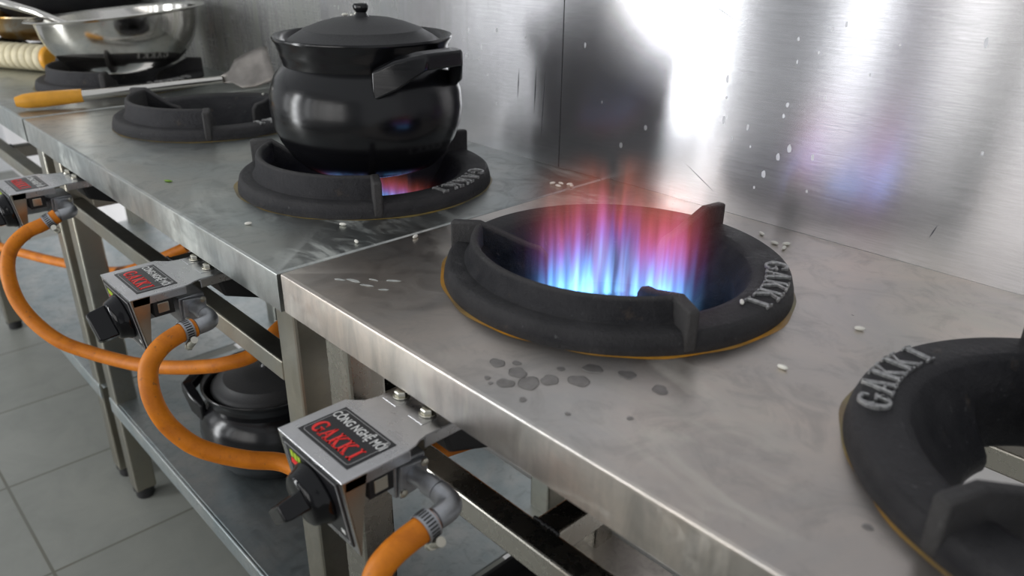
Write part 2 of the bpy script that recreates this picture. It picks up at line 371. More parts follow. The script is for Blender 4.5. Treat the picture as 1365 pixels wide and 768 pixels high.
def table(name, label, x0, x1, z, burners, topmat, fmat, shelfmat, cross=()):
    t = thing(name, label, 'work table', (x0, 0, FZ)); off = Vector((x0, 0, FZ))
    top = tabletop(0, x1-x0, [(a-x0, c) for a, c in burners], topmat, t); top.location = (0, 0, z-FZ)
    W = x1-x0; i = .031; H = z-FZ-.002
    for lx in (i, W-i-LEG):
        for ly in (.03, WY-.055-.01):
            lg = MB().box(lx, lx+LEG, ly, ly+LEG, .03, H).build('leg', fmat, t, bevel=.004)
            MB().lathe([(0,0),(.020,0),(.022,.004),(.022,.022),(.026,.024),(.026,.031),(0,.031)], 20, Matrix.Translation((lx+LEG/2, ly+LEG/2, 0))).build('rubber_foot', M['rubber'], lg, smooth=40)
    rz = z-FZ-.164
    def rail(nm, *bx): return MB().box(*bx).build(nm, fmat, t, bevel=.0025)
    rail('front_rail', i+LEG, W-i-LEG, .03, .061, rz-.031, rz)
    MB().box(i+LEG, W-i-LEG, WY-.05, WY-.02, rz-.031, rz).build('back_rail', M['brown_rail'] if fmat is M['frame_old'] else fmat, t, bevel=.0025)
    for sx in (i+.01, W-i-LEG+.01): rail('side_rail', sx, sx+.03, .08, WY-.066, rz-.031, rz)
    for cxp in cross:
        cr = rail('cross_rail', cxp-x0, cxp-x0+.031, .061, WY-.05, rz-.031, rz)
        wd = MB(); rnd = random.Random(3)
        for k in range(16):
            wd.lathe([(0,-.0016),(.0018,-.0008),(.0022,.0004),(.0014,.0017),(0,.002)], 8, Matrix.Translation((cxp-x0+.031*k/15, .0612+rnd.uniform(-.0008,.0008), rz+.0004)))
        wd.build('weld_bead', M['black_paint'], cr, smooth=180)
    s = MB(); sz = .295
    s.box(.012, W-.012, .034, WY-.01, sz-.004, sz); s.box(.012+.02, W-.032, .028, .034, sz-.042, sz)
    s.build('shelf', shelfmat, t, bevel=.0025)
    return t, top

BY = .288
B3 = (.2575, .288); B4 = (.7625, .267); B2 = (-.2625, .2932); B1 = (-.835, .30); B0 = (-1.40, .305); BF = (-2.03, .33)
T1, top1 = table('steel_work_table', 'nearest steel work table on the right, holding the lit burner with tall open flames', 0.0, 1.12, 0, [B3, B4], M['top_near'], M['frame'], M['shelf_warm'], cross=(.36,))
T2, top2 = table('steel_work_table', 'middle steel work table holding the black lidded clay pot on its burner', -1.095, -.011, -.004, [B1, B2], M['top_far'], M['frame_old'], M['shelf'], cross=(-.56,))
T3, top3 = table('steel_work_table', 'farthest steel work table at left under the shiny metal bowl', -2.36, -1.106, -.004, [BF, B0], M['top_far'], M['frame_old'], M['shelf'], cross=(-1.62,))

# stains and marks on the near top (parts of the table top)
def blot(parent, x, y, r, mat, name, z=.0003, ex=1.0, rot=0., seed=0):
    rnd = random.Random(seed*31+7); n = 22; ph = [rnd.uniform(0, 6.28) for _ in range(4)]
    ring = []
    for i in range(n):
        a = 2*pi*i/n; rr = r*(1+.10*sin(2*a+ph[0])+.07*sin(3*a+ph[1])+.05*sin(5*a+ph[2]))
        u, w_ = rr*cos(a)*ex, rr*sin(a); ring.append((x+u*cos(rot)-w_*sin(rot), y+u*sin(rot)+w_*cos(rot)))
    b = MB(); b.add([(p[0], p[1], z) for p in ring] + [(x+(p[0]-x)*.9, y+(p[1]-y)*.9, z+.0003) for p in ring],
                    [tuple(range(n, 2*n))] + [(i, (i+1) % n, n+(i+1) % n, n+i) for i in range(n)])
    return b.build(name, mat, parent)
STAINS = [(.3455,.0477,.0085),(.3652,.0427,.0100),(.3740,.0599,.0082),(.3923,.0781,.0092),(.3204,.0460,.0072),(.3514,.0276,.0075),(.3807,.0203,.0035),(.3865,.1027,.0085),(.4144,.1176,.0075),(.4497,.1191,.0070),
          (.3342,.0218,.0028),(.3426,.0179,.0022),(.3673,.0815,.0035),(.3327,.0590,.0040),(.4211,.0327,.0024),(.4598,.0655,.0026),(.6487,.0823,.0032)]
for k, (x, y, r) in enumerate(STAINS): blot(top1, x, y, r, M['stain'], 'water_stain', ex=1.05, seed=k)
for k, (x, y, r) in enumerate([(.075,.050,.0028),(.096,.054,.0022),(.118,.061,.0018),(.088,.068,.0016),(.062,.040,.0020),(.105,.083,.0024)]): blot(top1, x, y, r, M['chalk'], 'chalky_mark', ex=3.6, rot=.35+.2*(k%3), seed=k+60)

# ------------------------------------------------------------------ lettering
def stroke(p, q, w):
    p, q = Vector(p), Vector(q); d = (q-p).normalized(); n = Vector((-d.y, d.x))*w/2
    return [tuple(p-n), tuple(q-n), tuple(q+n), tuple(p+n)]
def serif(x, y, w=.34, h=.09): return [(x-w/2, y-h/2), (x+w/2, y-h/2), (x+w/2, y+h/2), (x-w/2, y+h/2)]
def glyph(ch):
    """convex pieces in a 0.8 x 1 cell, centred on x"""
    if ch == 'I': return [stroke((0,0), (0,1), .2), serif(0,.045,.46), serif(0,.955,.46)]
    if ch == 'A': return [stroke((-.32,0), (0,1), .12), stroke((.30,0), (0,1), .2), stroke((-.2,.33), (.2,.33), .09), serif(-.32,.045), serif(.30,.045,.4)]
    if ch == 'K': return [stroke((-.22,0), (-.22,1), .2), serif(-.22,.045,.42), serif(-.22,.955,.42), stroke((-.16,.42), (.26,.95), .11), stroke((-.06,.52), (.32,.05), .19), serif(.3,.955,.32), serif(.34,.045,.36)]
    if ch == 'G':
        out = []; n = 14
        for i in range(n):
            a0, a1 = radians(50+290*i/n), radians(50+290*(i+1)/n)
            th = lambda a: .085+.05*abs(cos(a))
            f = lambda a, s: (.36*cos(a)+s*th(a)*cos(a), .5+.44*sin(a)+s*.6*th(a)*sin(a))
            out.append([f(a0,-1), f(a1,-1), f(a1,1), f(a0,1)])
        return out + [stroke((.30,.12), (.30,.48), .17), serif(.26,.47,.42), stroke((.30,.66), (.30,.92), .07)]
def word_arc(word, r0, h, a_start, a_step, z0, z1, wid=1.):
    """raised letters on a ring, tops outward, reading clockwise seen from above"""
    b = MB()
    for k, ch in enumerate(word):
        a = a_start-a_step*k; ro = Vector((cos(a), sin(a))); tg = Vector((sin(a), -cos(a)))
        for poly in glyph(ch):
            P = [ro*(r0+v*h)+tg*(u*h*wid) for u, v in poly]
            b.prism([(p.x, p.y) for p in P], z0, z1)
    return b
def word_line(word, x, y, h, adv, z0, z1, wid=1.):
    b = MB()
    for k, ch in enumerate(word):
        for poly in glyph(ch): b.prism([(x+adv*k+u*h*wid, y+v*h) for u, v in poly], z0, z1)
    return b
def text_mesh(txt, size, xscale, name, mat, parent, loc, rot=(0,0,0)):
    cu = bpy.data.curves.new('tmp_text', 'FONT'); cu.body = txt; cu.size = size; cu.align_x = 'CENTER'; cu.align_y = 'CENTER'; cu.extrude = .0001; cu.offset = size*.018
    ob = bpy.data.objects.new('tmp_text', cu); COL.objects.link(ob)
    dg = bpy.context.evaluated_depsgraph_get(); me = bpy.data.meshes.new_from_object(ob.evaluated_get(dg))
    bpy.data.objects.remove(ob); bpy.data.curves.remove(cu)
    for v_ in me.vertices: v_.co.x *= xscale
    me.name = name; me.materials.clear(); me.materials.append(mat)
    o = bpy.data.objects.new(name, me); COL.objects.link(o); o.parent = parent; o.location = loc; o.rotation_euler = rot; return o

# ------------------------------------------------------------------ wok rings
def wok_ring(label, c, z, fins, guard, word_c, grease, up=0.0, notch=22):
    """fins: angles (deg); guard: (from, to); word_c: centre angle of the raised word"""
    t = thing('wok_ring', label, 'burner ring', (c[0], c[1], z), 0, None)
    H = .021
    prof = [(.171,-.004),(.196,-.004),(.1985,.000),(.1975,.008),(.1945,H-.003),(.190,H),(.160,H),(.152,H-.003),(.146,.010),(.134,-.008),(.120,-.024),(.110,-.036),(.1045,-.044),(.103,-.050),(.104,-.058),(.110,-.060),(.118,-.052),(.140,-.022),(.160,-.006)]
    prof = prof + [prof[0]]
    def throat(r, a, zz):
        if zz > -.003 or r > .139: return r
        d = abs((a-radians(notch)+pi) % (2*pi)-pi); k = max(0., min(1., (radians(34)-d)/radians(9))); k = k*k*(3-2*k)
        lim = .1365-.10*max(0, -.02-zz)+(.006 if r > .117 and zz < -.045 else 0)
        return r+(max(r, lim)-r)*k
    MB().lathe(prof, 192, None, throat).build('ring_body', M['iron'], t, smooth=60)
    P = [(.199,.001),(.199,.0455+up),(.164,.0475+up),(.106,.026),(.088,.022),(.080,.012),(.078,-.050),(.128,-.050),(.150,-.004),(.19,-.003)]
    for a in fins:
        A = radians(a); ro = Vector((cos(A), sin(A), 0)); tg = Vector((-sin(A), cos(A), 0))
        MB().prism(P, -.0065, .0065, lambda u, v, w_: ro*u+tg*w_+Vector((0,0,v))).build('support_fin', M['iron'], t, bevel=.003, seg=2, smooth=40)
    g0, g1 = radians(guard[0]), radians(guard[1])
    gp = [(.157,.008),(.158,.041+up),(.1595,.0445+up),(.1625,.046+up),(.166,.0445+up),(.1675,.041+up),(.1695,.028),(.175,.0205),(.175,.012)]
    MB().lathe(gp+[gp[0]], 48, None, None, g0, g1, True).build('wind_guard', M['iron'], t, smooth=50)
    step = radians(8.6); word_arc('GAKKI', .1655, .0265, radians(word_c)+2*step, step, H-.001, H+.003, .92).build('raised_lettering', M['letters'], t, bevel=.0006, seg=1)
    ph = random.Random(int(abs(c[0])*1000)); p1, p2 = ph.uniform(0,6), ph.uniform(0,6)
    MB().lathe([(.19,.0004),(.1995,.0004),(.2015,.0002)], 128, None, lambda r, a, zz: r+(.0018*sin(3*a+p1)+.0014*sin(7*a+p2)+.001*sin(17*a) if r > .195 else 0)).build('grease_residue', grease, t, smooth=60)
    return t
R3 = wok_ring('black cast iron burner ring around the tall open flames', B3, 0, (87,-29.5,-148), (-148,-29.5), 20, M['grease'])
R4 = wok_ring('black cast iron burner ring cut off by the right edge of the photo, no flame', B4, 0, (-113,7,127), (7,127), 184, M['grease_thin'], 0, 128)
R2 = wok_ring('black cast iron burner ring carrying the lidded clay pot', B2, -.004, (87,-29,-146), (-146,-29), 20, M['grease_pale'], .007)
R1 = wok_ring('empty black cast iron burner ring between the clay pot and the metal bowl', B1, -.004, (87,-28,-148), (-148,-28), 20, M['grease_pale'], .009)
R0 = wok_ring('black cast iron burner ring under the shiny metal bowl', B0, -.004, (75,-30,-150), (-150,-30), 20, M['grease_pale'], .007)
RF = wok_ring('farthest black cast iron burner ring, under the big black wok', BF, -.004, (75,-30,-150), (-150,-30), 20, M['grease_pale'], .007)

# ------------------------------------------------------------------ gas control boxes
def hexbolt(parent, x, y, z):
    b = MB(); b.lathe([(0,0),(.0085,0),(.0085,.0015),(0,.0015)], 20, Matrix.Translation((x,y,z)))
    b.lathe([(0,.0015),(.0066,.0015),(.0066,.0055),(.0058,.0066),(0,.0066)], 6, Matrix.Translation((x,y,z)))
    return b.build('bolt', M['chrome'], parent, bevel=.0004)
def control(label, x, knob_ang, flame_head=True, z=0.):
    t = thing('gas_control_box', label, 'gas control', (x, 0, z))
    TZ = -.060
    # pressed top plate: box part, shoulders, neck
    out = [(-.055,-.115),(.055,-.115),(.055,-.046),(.053,-.036),(.049,-.029),(.047,-.020),(.047,.090),(-.038,.090),(-.038,-.016),(-.041,-.028),(-.048,-.036),(-.055,-.042)]
    b = MB(); b.prism(out, TZ-.0022, TZ)
    # folded side flanges of the top plate
    b.box(.0528,.055,-.113,-.044, TZ-.0125, TZ-.001); b.box(-.055,-.0528,-.113,-.044, TZ-.0125, TZ-.001)
    b.prism([(.047,-.022),(.047,.09),(.0448,.09),(.0448,-.022)], TZ-.014, TZ-.001)
    b.build('top_plate', M['box'], t, bevel=.0016)
    em = MB()
    for sx in (-.021, .021):
        em.prism([(sx-.011,-.014),(sx+.011,-.014),(sx+.013,.012),(sx-.013,.012)], TZ-.0005, TZ+.0006)
    em.build('pressed_rib', M['box'], t, bevel=.0005)
    for sx in (-.021, .021): hexbolt(t, sx, .001, TZ+.001)
    # sloping front plate with side returns
    F = lambda u, v, w_: (u, -.115+(-v)*.14+w_, TZ+v)
    fp = MB(); fp.prism([(-.055,0),(.055,0),(.055,-.087),(-.055,-.087)], 0, .002, F)
    fp.build('front_plate', M['box'], t, bevel=.0008)
    for s in (-1, 1):
        r = MB(); a, c_ = (s*.055, s*.0528); r.prism([(-.115,TZ-.001),(-.090,TZ-.001),(-.0985,TZ-.060),(-.1015,TZ-.087),(-.1028,TZ-.087)], min(a,c_), max(a,c_), lambda u, v, w_: (w_, u, v))
        r.build('side_return', M['frame_old'], t, bevel=.0004)  # bronze reflection on the returns is put in by this duller tone
    pn = MB(); pn.prism([(-.047,-.006),(.047,-.006),(.047,-.080),(-.047,-.080)], -.0012, 0, F); pn = pn.build('face_panel', M['label_black'], t)
    bd = MB()
    for q in ([(-.044,-.0085),(.044,-.0085),(.044,-.0093),(-.044,-.0093)], [(-.044,-.0767),(.044,-.0767),(.044,-.0775),(-.044,-.0775)], [(-.044,-.0085),(-.0432,-.0085),(-.0432,-.0775),(-.044,-.0775)], [(.0432,-.0085),(.044,-.0085),(.044,-.0775),(.0432,-.0775)]): bd.prism(q, -.0016, -.001, F)
    bd.build('panel_border', M['grey_print'], pn)
    lo = MB()
    for k in range(3):
        u = -.037+.0062*k; lo.prism([(u,-.022-.0012*k),(u+.0048,-.022-.0012*k),(u+.0062,-.0135-.0006*k),(u+.0014,-.0135-.0006*k)], -.0016, -.001, F)
    lo.build('lime_bars', M['lime_print'], pn)
    lo = MB(); lo.prism([(-.040,-.031),(-.024,-.033),(-.021,-.0255),(-.037,-.0235)], -.0016, -.001, F); lo.build('red_mark', M['red_print'], pn)
    lo = MB(); lo.prism([(.032,-.071),(.038,-.071),(.038,-.066),(.032,-.066)], -.0016, -.001, F); lo.build('white_mark', M['white_print'], pn)
    # knob
    kc = Vector(F(0, -.043, 0)); ax = Vector((0,-1,-.14)).normalized(); ux = Vector((1,0,0)); uz = ux.cross(ax)
    KM = Matrix((ux, uz, ax)).transposed().to_4x4(); KM.translation = kc
    kb = MB().lathe([(0,-.001),(.0300,-.001),(.0312,.001),(.0312,.005),(.0285,.009),(.027,.014),(.0255,.0175),(.022,.0195),(0,.0195)], 48, KM, lambda r, a, zz: r*(1+.012*sin(24*a)) if .006 < zz < .017 else r).build('knob', M['black_plastic'], t, smooth=40)
    ca, sa = cos(knob_ang), sin(knob_ang)
    gb = MB(); g = lambda u, v, w_: KM @ Vector((u*ca-v*sa, u*sa+v*ca, w_))
    pts = []
    for hw, hl, w_ in ((.0100,.0220,.018), (.0088,.0205,.038), (.0072,.0190,.043)):
        pts += [g(-hl,-hw,w_), g(hl,-hw,w_), g(hl,hw,w_), g(-hl,hw,w_)]
    gb.add(pts, [(3,2,1,0),(8,9,10,11)]+[(k*4+i, k*4+(i+1)%4, k*4+4+(i+1)%4, k*4+4+i) for k in range(2) for i in range(4)])
    gb.build('knob_grip', M['black_plastic'], kb, bevel=.002, seg=3, smooth=40)
    # label on top
    lb = MB().box(-.0415,.0415,-.1015,-.0495, TZ, TZ+.0005).build('top_label', M['label_black'], t)
    bd = MB(); x0,x1,y0,y1,q,rr = -.0385,.0385,-.0988,-.0522,.0007,.004
    def rrect(d):
        o_ = []
        for cx_, cy_, s in ((x1-rr, y1-rr, 0), (x0+rr, y1-rr, 1), (x0+rr, y0+rr, 2), (x1-rr, y0+rr, 3)):
            for k in range(5): a = pi/2*(s+k/4); o_.append((cx_+(rr-d)*cos(a), cy_+(rr-d)*sin(a)))
        return o_
    o1, o2 = rrect(0), rrect(q); n = len(o1)
    bd.add([(p[0],p[1],TZ+.0008) for p in o1]+[(p[0],p[1],TZ+.0008) for p in o2], [(i,(i+1)%n,n+(i+1)%n,n+i) for i in range(n)])
    bd.build('label_border', M['grey_print'], lb)
    word_line('GAKKI', -.0290, -.0935, .0180, .0146, TZ+.0004, TZ+.0009, .80).build('brand_word', M['red_print'], lb)
    text_mesh('CÔNG NGHỆ MỚI', .0135, .72, 'slogan_text', M['white_print'], lb, (0, -.0625, TZ+.0007))
    # igniter switch, valve and pipe
    sw = MB().box(.030,.0525,-.088,-.062, TZ-.034, TZ-.003).build('igniter_block', M['black_paint'], t, bevel=.001)
    MB().box(.0520,.0540,-.083,-.069, TZ-.029, TZ-.0155).build('switch_plate', M['chrome'], sw, bevel=.0006)
    vb = MB(); vb.tube([(0,-.10,-.103),(0,-.02,-.103)], .014, 24); vb.box(-.020,.038,-.052,-.016,-.122,-.084)
    vb = vb.build('valve_body', M['pipe'], t, bevel=.002, smooth=40)
    MB().prism([(-.016,-.018),(.016,-.014),(.018,.014),(-.014,.018)], .038, .043, lambda u, v, w_: (w_, -.034+u, -.103+v)).build('valve_flange', M['pipe'], vb, bevel=.002)
    for s in (-1, 1): MB().lathe([(0,0),(.004,0),(.004,.002),(0,.003)], 12, Matrix.Translation((.043,-.034+s*.0125,-.103+s*.0115)) @ Matrix.Rotation(pi/2,4,'Y')).build('screw', M['chrome'], vb)
    pp = MB(); pth = [(.043,-.034,-.100),(.070,-.034,-.0965),(.096,-.035,-.0955)]
    pp.tube(pth, .0086, 24); pp.tube([(.064,-.034,-.0972),(.0685,-.034,-.0967),(.0686,-.034,-.0967),(.0805,-.0345,-.096),(.081,-.0345,-.096)], .0100, 24)
    pp.tube(spline([(.083,-.0345,-.096),(.096,-.0355,-.096),(.1045,-.040,-.0962),(.1065,-.049,-.0968),(.1065,-.058,-.0974)], 6), .0104, 24)
    pp.tube([(.1065,-.056,-.0972),(.1065,-.072,-.0985)], .0080, 24)
    pp.build('elbow_pipe', M['pipe'], t, smooth=45)
    # black burner arm below the counter
    ar = MB(); ar.prism([(.000,-.064),(.11,-.064),(.20,-.075),(.20,-.125),(.11,-.125),(.065,-.118),(.010,-.098)], -.034, .044, lambda u, v, w_: (w_, u, v))
    ar.build('burner_arm', M['black_paint'], t, bevel=.004)
    if flame_head:
        bh = MB(); cy = BY-.002
        bh.lathe([(0,-.145),(.065,-.14),(.086,-.115),(.088,-.096),(.083,-.090),(.073,-.090),(.069,-.098),(.030,-.102),(0,-.102)], 64, Matrix.Translation((.003, cy, 0)))
        bh.lathe([(.080,-.122),(.128,-.080),(.155,-.036),(.158,-.038),(.131,-.084),(.083,-.126),(.080,-.122)], 64, Matrix.Translation((.003, cy, 0)))  # outer cup added to block the light showing under the ring
        bh.build('burner_head', M['soot'], t, smooth=40)
    return t
K3 = control('grey steel gas control box nearest the camera, with legible red and white label', .250, radians(-41), z=0)
K2 = control('grey steel gas control box in front of the clay pot burner, middle of the three', -.240, radians(-125), z=-.004)
K1 = control('grey steel gas control box at the left edge of the photo', -.815, radians(-110), z=-.004)

# ------------------------------------------------------------------ hoses
def hose(label, pts, r=.0118, clamp=True):
    t = thing('gas_hose', label, 'gas hose', pts[0])
    o = Vector(pts[0]); P = [p-o for p in spline(pts, 14)]
    rs = [r*(1.05 if i < 8 else 1.0) for i in range(len(P))]
    MB().tube(P, r, 24, rs=rs).build('rubber_tube', M['hose'], t, smooth=60)
    if clamp:
        i = 8; tn = (P[i+2]-P[i-2]).normalized(); side = Vector((1,0,0)); up = side.cross(tn).normalized(); side = tn.cross(up).normalized()
        Mx = Matrix((side, up, tn)).transposed().to_4x4(); Mx.translation = P[i]
        R = r*1.07
        band = MB(); band.lathe([(R,-.0065),(R+.0009,-.0065),(R+.0009,.0065),(R,.0065)], 40, Mx); band = band.build('hose_clamp', M['pipe'], t, smooth=40)
        sl = MB()
        for k in range(26):
            a = 2*pi*k/26; ro = Vector((cos(a), sin(a), 0)); tg = Vector((-sin(a), cos(a), 0))
            q = [Mx @ (ro*(R+.0011)+tg*u+Vector((0,0,v))) for u, v in ((-.0008,-.0042),(.0008,-.0042),(.0008,.0042),(-.0008,.0042))]
            sl.add(q, [(0,1,2,3)])
        sl.build('clamp_slots', M['black_paint'], band)
        wm = MB(); c = Mx @ Vector((R*.65+.002, R*.75+.004, 0)); d = (Mx.to_3x3() @ Vector((-.75,.65,0))).normalized()
        wm.tube([c-d*.010, c+d*.008], .0046, 14); wm.tube([c+d*.008, c+d*.014], .0058, 8)
        wm.build('clamp_screw', M['chrome'], band, smooth=40)
    return t
H3 = hose('orange gas hose at the bottom centre of the photo, dropping from the nearest control box',
  [(.3565,-.061,-.0975),(.3570,-.074,-.0995),(.3560,-.088,-.1030),(.3545,-.102,-.1090),(.3530,-.114,-.1190),(.3530,-.121,-.1340),(.3540,-.123,-.1600),(.3560,-.115,-.2000),(.37,-.08,-.26),(.42,-.02,-.32),(.55,.01,-.34)])
H2 = hose('orange gas hose looping from the middle control box past the lower black pot',
  [(-.1335,-.061,-.1010),(-.1310,-.081,-.1020),(-.1296,-.1052,-.1104),(-.1279,-.1237,-.1290),(-.1197,-.1311,-.1534),(-.1097,-.1305,-.1804),(-.1002,-.1222,-.2071),(-.0831,-.1050,-.2324),(-.0667,-.0825,-.2485),(-.0451,-.0522,-.2613),(-.0220,-.0182,-.2705),(.03,-.004,-.272),(.09,.005,-.255),(.125,.05,-.235),(.17,.09,-.20),(.21,.115,-.172),(.25,.17,-.15),(.33,.32,-.16)])
H1 = hose('orange gas hose looping down from the control box at the left edge',
  [(-.7085,-.061,-.1010),(-.7130,-.086,-.1130),(-.7192,-.1119,-.1226),(-.7173,-.1385,-.1416),(-.7075,-.1536,-.1669),(-.6933,-.1595,-.1985),(-.6761,-.1565,-.2333),(-.6441,-.1436,-.2647),(-.6079,-.1224,-.2901),(-.5718,-.0941,-.3049),(-.5270,-.0671,-.3111),(-.4714,-.0396,-.3098),(-.4078,-.0123,-.2973),(-.3564,.0178,-.2854),(-.3241,.0423,-.2756),(-.300,.085,-.262),(-.29,.14,-.22),(-.28,.25,-.19)])
H0 = hose('dim orange gas hose far left, running back behind the farther table legs',
  [(-1.70,-.10,-.37),(-1.5555,-.0487,-.4032),(-1.4236,.0058,-.4101),(-1.3087,.0488,-.4073),(-1.19,.095,-.400),(-1.0936,.1092,-.3806),(-.9388,.1209,-.3239),(-.85,.2,-.27)], clamp=False)

# ------------------------------------------------------------------ clay pots
def clay_pot(name, label, loc, s=1., handle_ang=(6, 166)):
    t = thing(name, label, 'pot', loc)
    p = [(0,0),(.092,0),(.104,.005),(.119,.020),(.134,.044),(.1425,.068),(.1455,.092),(.1430,.116),(.1345,.138),(.124,.150),(.1195,.154),(.1205,.157),(.1215,.163),(.1235,.166),(.1245,.172),(.1275,.183),(.1310,.189),(.1322,.192),(.1310,.1945),(.128,.1940),(.124,.186),(.117,.174),(.113,.168),(.112,.150),(.128,.130),(.138,.095),(.12,.04),(.09,.012),(0,.010)]
    MB().lathe([(r*s, z*s) for r, z in p], 96).build('pot_body', M['glaze'], t, smooth=60)
    for ha in handle_ang:
        A = radians(ha); ro = Vector((cos(A), sin(A), 0)); tg = Vector((-sin(A), cos(A), 0)); b = MB()
        # angular lug: two arms rising out of the shoulder, joined by a bar
        # cross-sections swept from one root, out and round, to the other root
        secs = [(-.076,.108,.142,.022,.006),(-.056,.136,.158,.022,.010),(-.034,.160,.175,.012,.012),(.034,.160,.175,.012,.012),(.056,.136,.158,.022,.010),(.076,.108,.142,.022,.006)]
        vs = []
        for k, (u, r, z, hh, hw) in enumerate(secs):
            n = ro*(1 if 1 < k < 4 else .55)+tg*(0 if 1 < k < 4 else (-1 if k < 2 else 1)*.85); n.normalize()
            c = tg*u+ro*r+Vector((0,0,z)); up = Vector((0,0,1))
            vs += [(c+up*hh-n*hw)*s, (c+up*hh*.8+n*hw)*s, (c-up*hh+n*hw)*s, (c-up*hh-n*hw)*s]
        fs = [(3,2,1,0), tuple(range(20,24))]+[(k*4+i, k*4+(i+1)%4, k*4+4+(i+1)%4, k*4+4+i) for k in range(5) for i in range(4)]
        b.add(vs, fs); b.build('handle', M['glaze'], t, bevel=.0035*s, seg=3, smooth=45)
    return t
def pot_lid(label, loc, s=1.):
    t = thing('pot_lid', label, 'lid', loc)
    p = [(0,-.004),(.110,-.004),(.114,-.001),(.1135,.002),(.104,.0085),(.088,.0175),(.0875,.0187),(.0860,.0190),(.066,.0265),(.045,.032),(.02,.0350),(0,.0355)]
    MB().lathe([(r*s, z*s) for r, z in p], 72).build('lid_dome', M['lid'], t, smooth=60)
    kb = MB()
    kb.lathe([(0,.034),(.012,.0345),(.0085,.038),(.0075,.041),(.0105,.045),(.0115,.050),(.0095,.053),(.004,.0535),(.0035,.050),(0,.0495)], 12, Matrix.Scale(s, 4), lambda r, a, zz: r*(1+.10*cos(3*a)))
    kb.build('lid_knob', M['glaze'], t, smooth=50)
    return t
PZ = .026; POT2 = (-.587, .224, FZ+.2955)
pot = clay_pot('clay_pot', 'large glossy black clay pot cooking on the middle burner', (B2[0]+.012, B2[1]+.002, PZ))
lid = pot_lid('dull black domed lid on the large pot on the middle burner', (B2[0]+.012, B2[1]+.002, PZ+.184))
pot2 = clay_pot('clay_pot', 'black clay pot stored on the shelf under the middle table, behind the orange hose', POT2, 1.0, (222, 42))
lid2 = pot_lid('black lid on the stored pot under the middle table', (POT2[0], POT2[1], POT2[2]+.182), 1.0)

# ------------------------------------------------------------------ rice grains and scraps
def onpx(x, y): return (x, y)
gm = None
def grain(x, y, z, a, label, tilt=0.):
    global gm
    if gm is None:
        gm = MB().lathe([(0,-.0052),(.0013,-.0045),(.0021,-.0022),(.0023,.0005),(.0019,.0030),(.0009,.0047),(0,.0052)], 10, Matrix.Rotation(pi/2, 4, 'Y')).build('rice_grain', M['rice'], smooth=180); o = gm
    else:
        o = gm.copy(); COL.objects.link(o)
    o.location = (x, y, z+.0022); o.rotation_euler = (0, tilt, a); tag(o, label, 'rice grain')
    return o
GR = 'rice grains scattered over the counter'
for k, (x, y, z, lb, a) in enumerate([
  (-.186,.052,-.004,'white rice grain near the front edge, left of the clay pot ring',1.2),
  (-.099,.145,-.004,'white rice grain just in front of the clay pot ring',.6),
  (-.032,.123,-.004,'white rice grain left of the seam between the tables',2.9),
  (.012,.184,0,'white rice grain right of the table seam beside the flame ring',1.9),
  (.503,.231,0,'pale rice grain on the near top, below the lettering of the flame ring',.1),
  (.516,.359,0,'pale rice grain right of the flame ring on the near top',.5),
  (.425,.284,.021,'rice grain lying on the rim of the flame ring by the lettering',2.2)]):
    grain(x, y, z, a, lb)['group'] = GR
# clumps of rice by the wall
for k, (x, y) in enumerate([(-.034,.505),(-.022,.512),(-.013,.508),(-.028,.492),(-.044,.496),(-.008,.500)]):
    grain(x, y, 0 if x > 0 else -.004 if x < -.011 else 0, k*1.1, 'white rice grain in the little cluster by the wall seam behind the flames')['group'] = 'rice cluster by the wall'
for k, (x, y) in enumerate([(.335,.512),(.347,.520),(.352,.505),(.306,.53)]):
    grain(x, y, 0, k*.9, 'white rice grain in the cluster against the wall right of the flame ring')['group'] = 'rice cluster right of the flames'
for k, (r, a, z) in enumerate([(.168,-60,.021),(.172,80,.021),(.165,100,.021),(.168,118,.021),(.17,62,.021)]):
    grain(B1[0]+r*cos(radians(a)), B1[1]+r*sin(radians(a)), z-.004, k*.8, 'rice grain stuck on the rim of the empty burner ring')['group'] = 'rice on the empty ring'
for k, (dx, dy) in enumerate([(-.030,.010),(-.036,-.006),(-.024,-.002)]):
    r_ = math.hypot(dx, dy); grain(B2[0]+.012+dx, B2[1]+.002+dy, PZ+.184+.0338-.0006*k, k*1.3, 'rice grain on the pot lid beside its knob', 0)['group'] = 'rice on the lid'
hb = MB().lathe([(0,-.009),(.002,-.006),(.003,0),(.0015,.006),(0,.009)], 8, Matrix.Rotation(pi/2, 4, 'Y') @ Matrix.Scale(.5, 4, (1,0,0))).build('herb_scrap', M['herb'], smooth=180)
hb.location = (-.455,.05,-.0025); hb.rotation_euler = (0,0,.5); tag(hb, 'small green herb scrap on the middle top near the front edge', 'herb scrap')

# ------------------------------------------------------------------ spatula
sp = thing('wok_spatula', 'long wok spatula with orange handle lying across the counter by the empty ring', 'spatula', (0,0,0))
S0, S1, S2 = Vector((-1.185,.012,.016)), Vector((-1.143,.135,.021)), Vector((-1.07,.425,.034))
d = (S1-S0).normalized(); hp = [S0+d*(S1-S0).length*k/8 for k in range(9)]
MB().tube(hp, .015, 18, rs=[.010,.015,.0165,.0168,.0165,.016,.0155,.015,.0142]).build('handle', M['orange_handle'], sp, smooth=50)
MB().tube([S1-d*.01, S1+(S2-S1)*.5, S2], .0085, 16, rs=[.0105,.0095,.0085]).build('shaft', M['bowl'], sp, smooth=50)
bl = MB(); e = (S2-S1).normalized(); sd0 = e.cross(Vector((0,0,1))).normalized(); up0 = sd0.cross(e); RA = radians(-52); sd = sd0*cos(RA)+up0*sin(RA); upv = up0*cos(RA)-sd0*sin(RA)
rows = [(0,.010,0,0),(.02,.016,.002,.005),(.038,.038,.008,.009),(.065,.045,.020,.008),(.098,.047,.042,.004),(.112,.042,.053,.002)]
vs = []
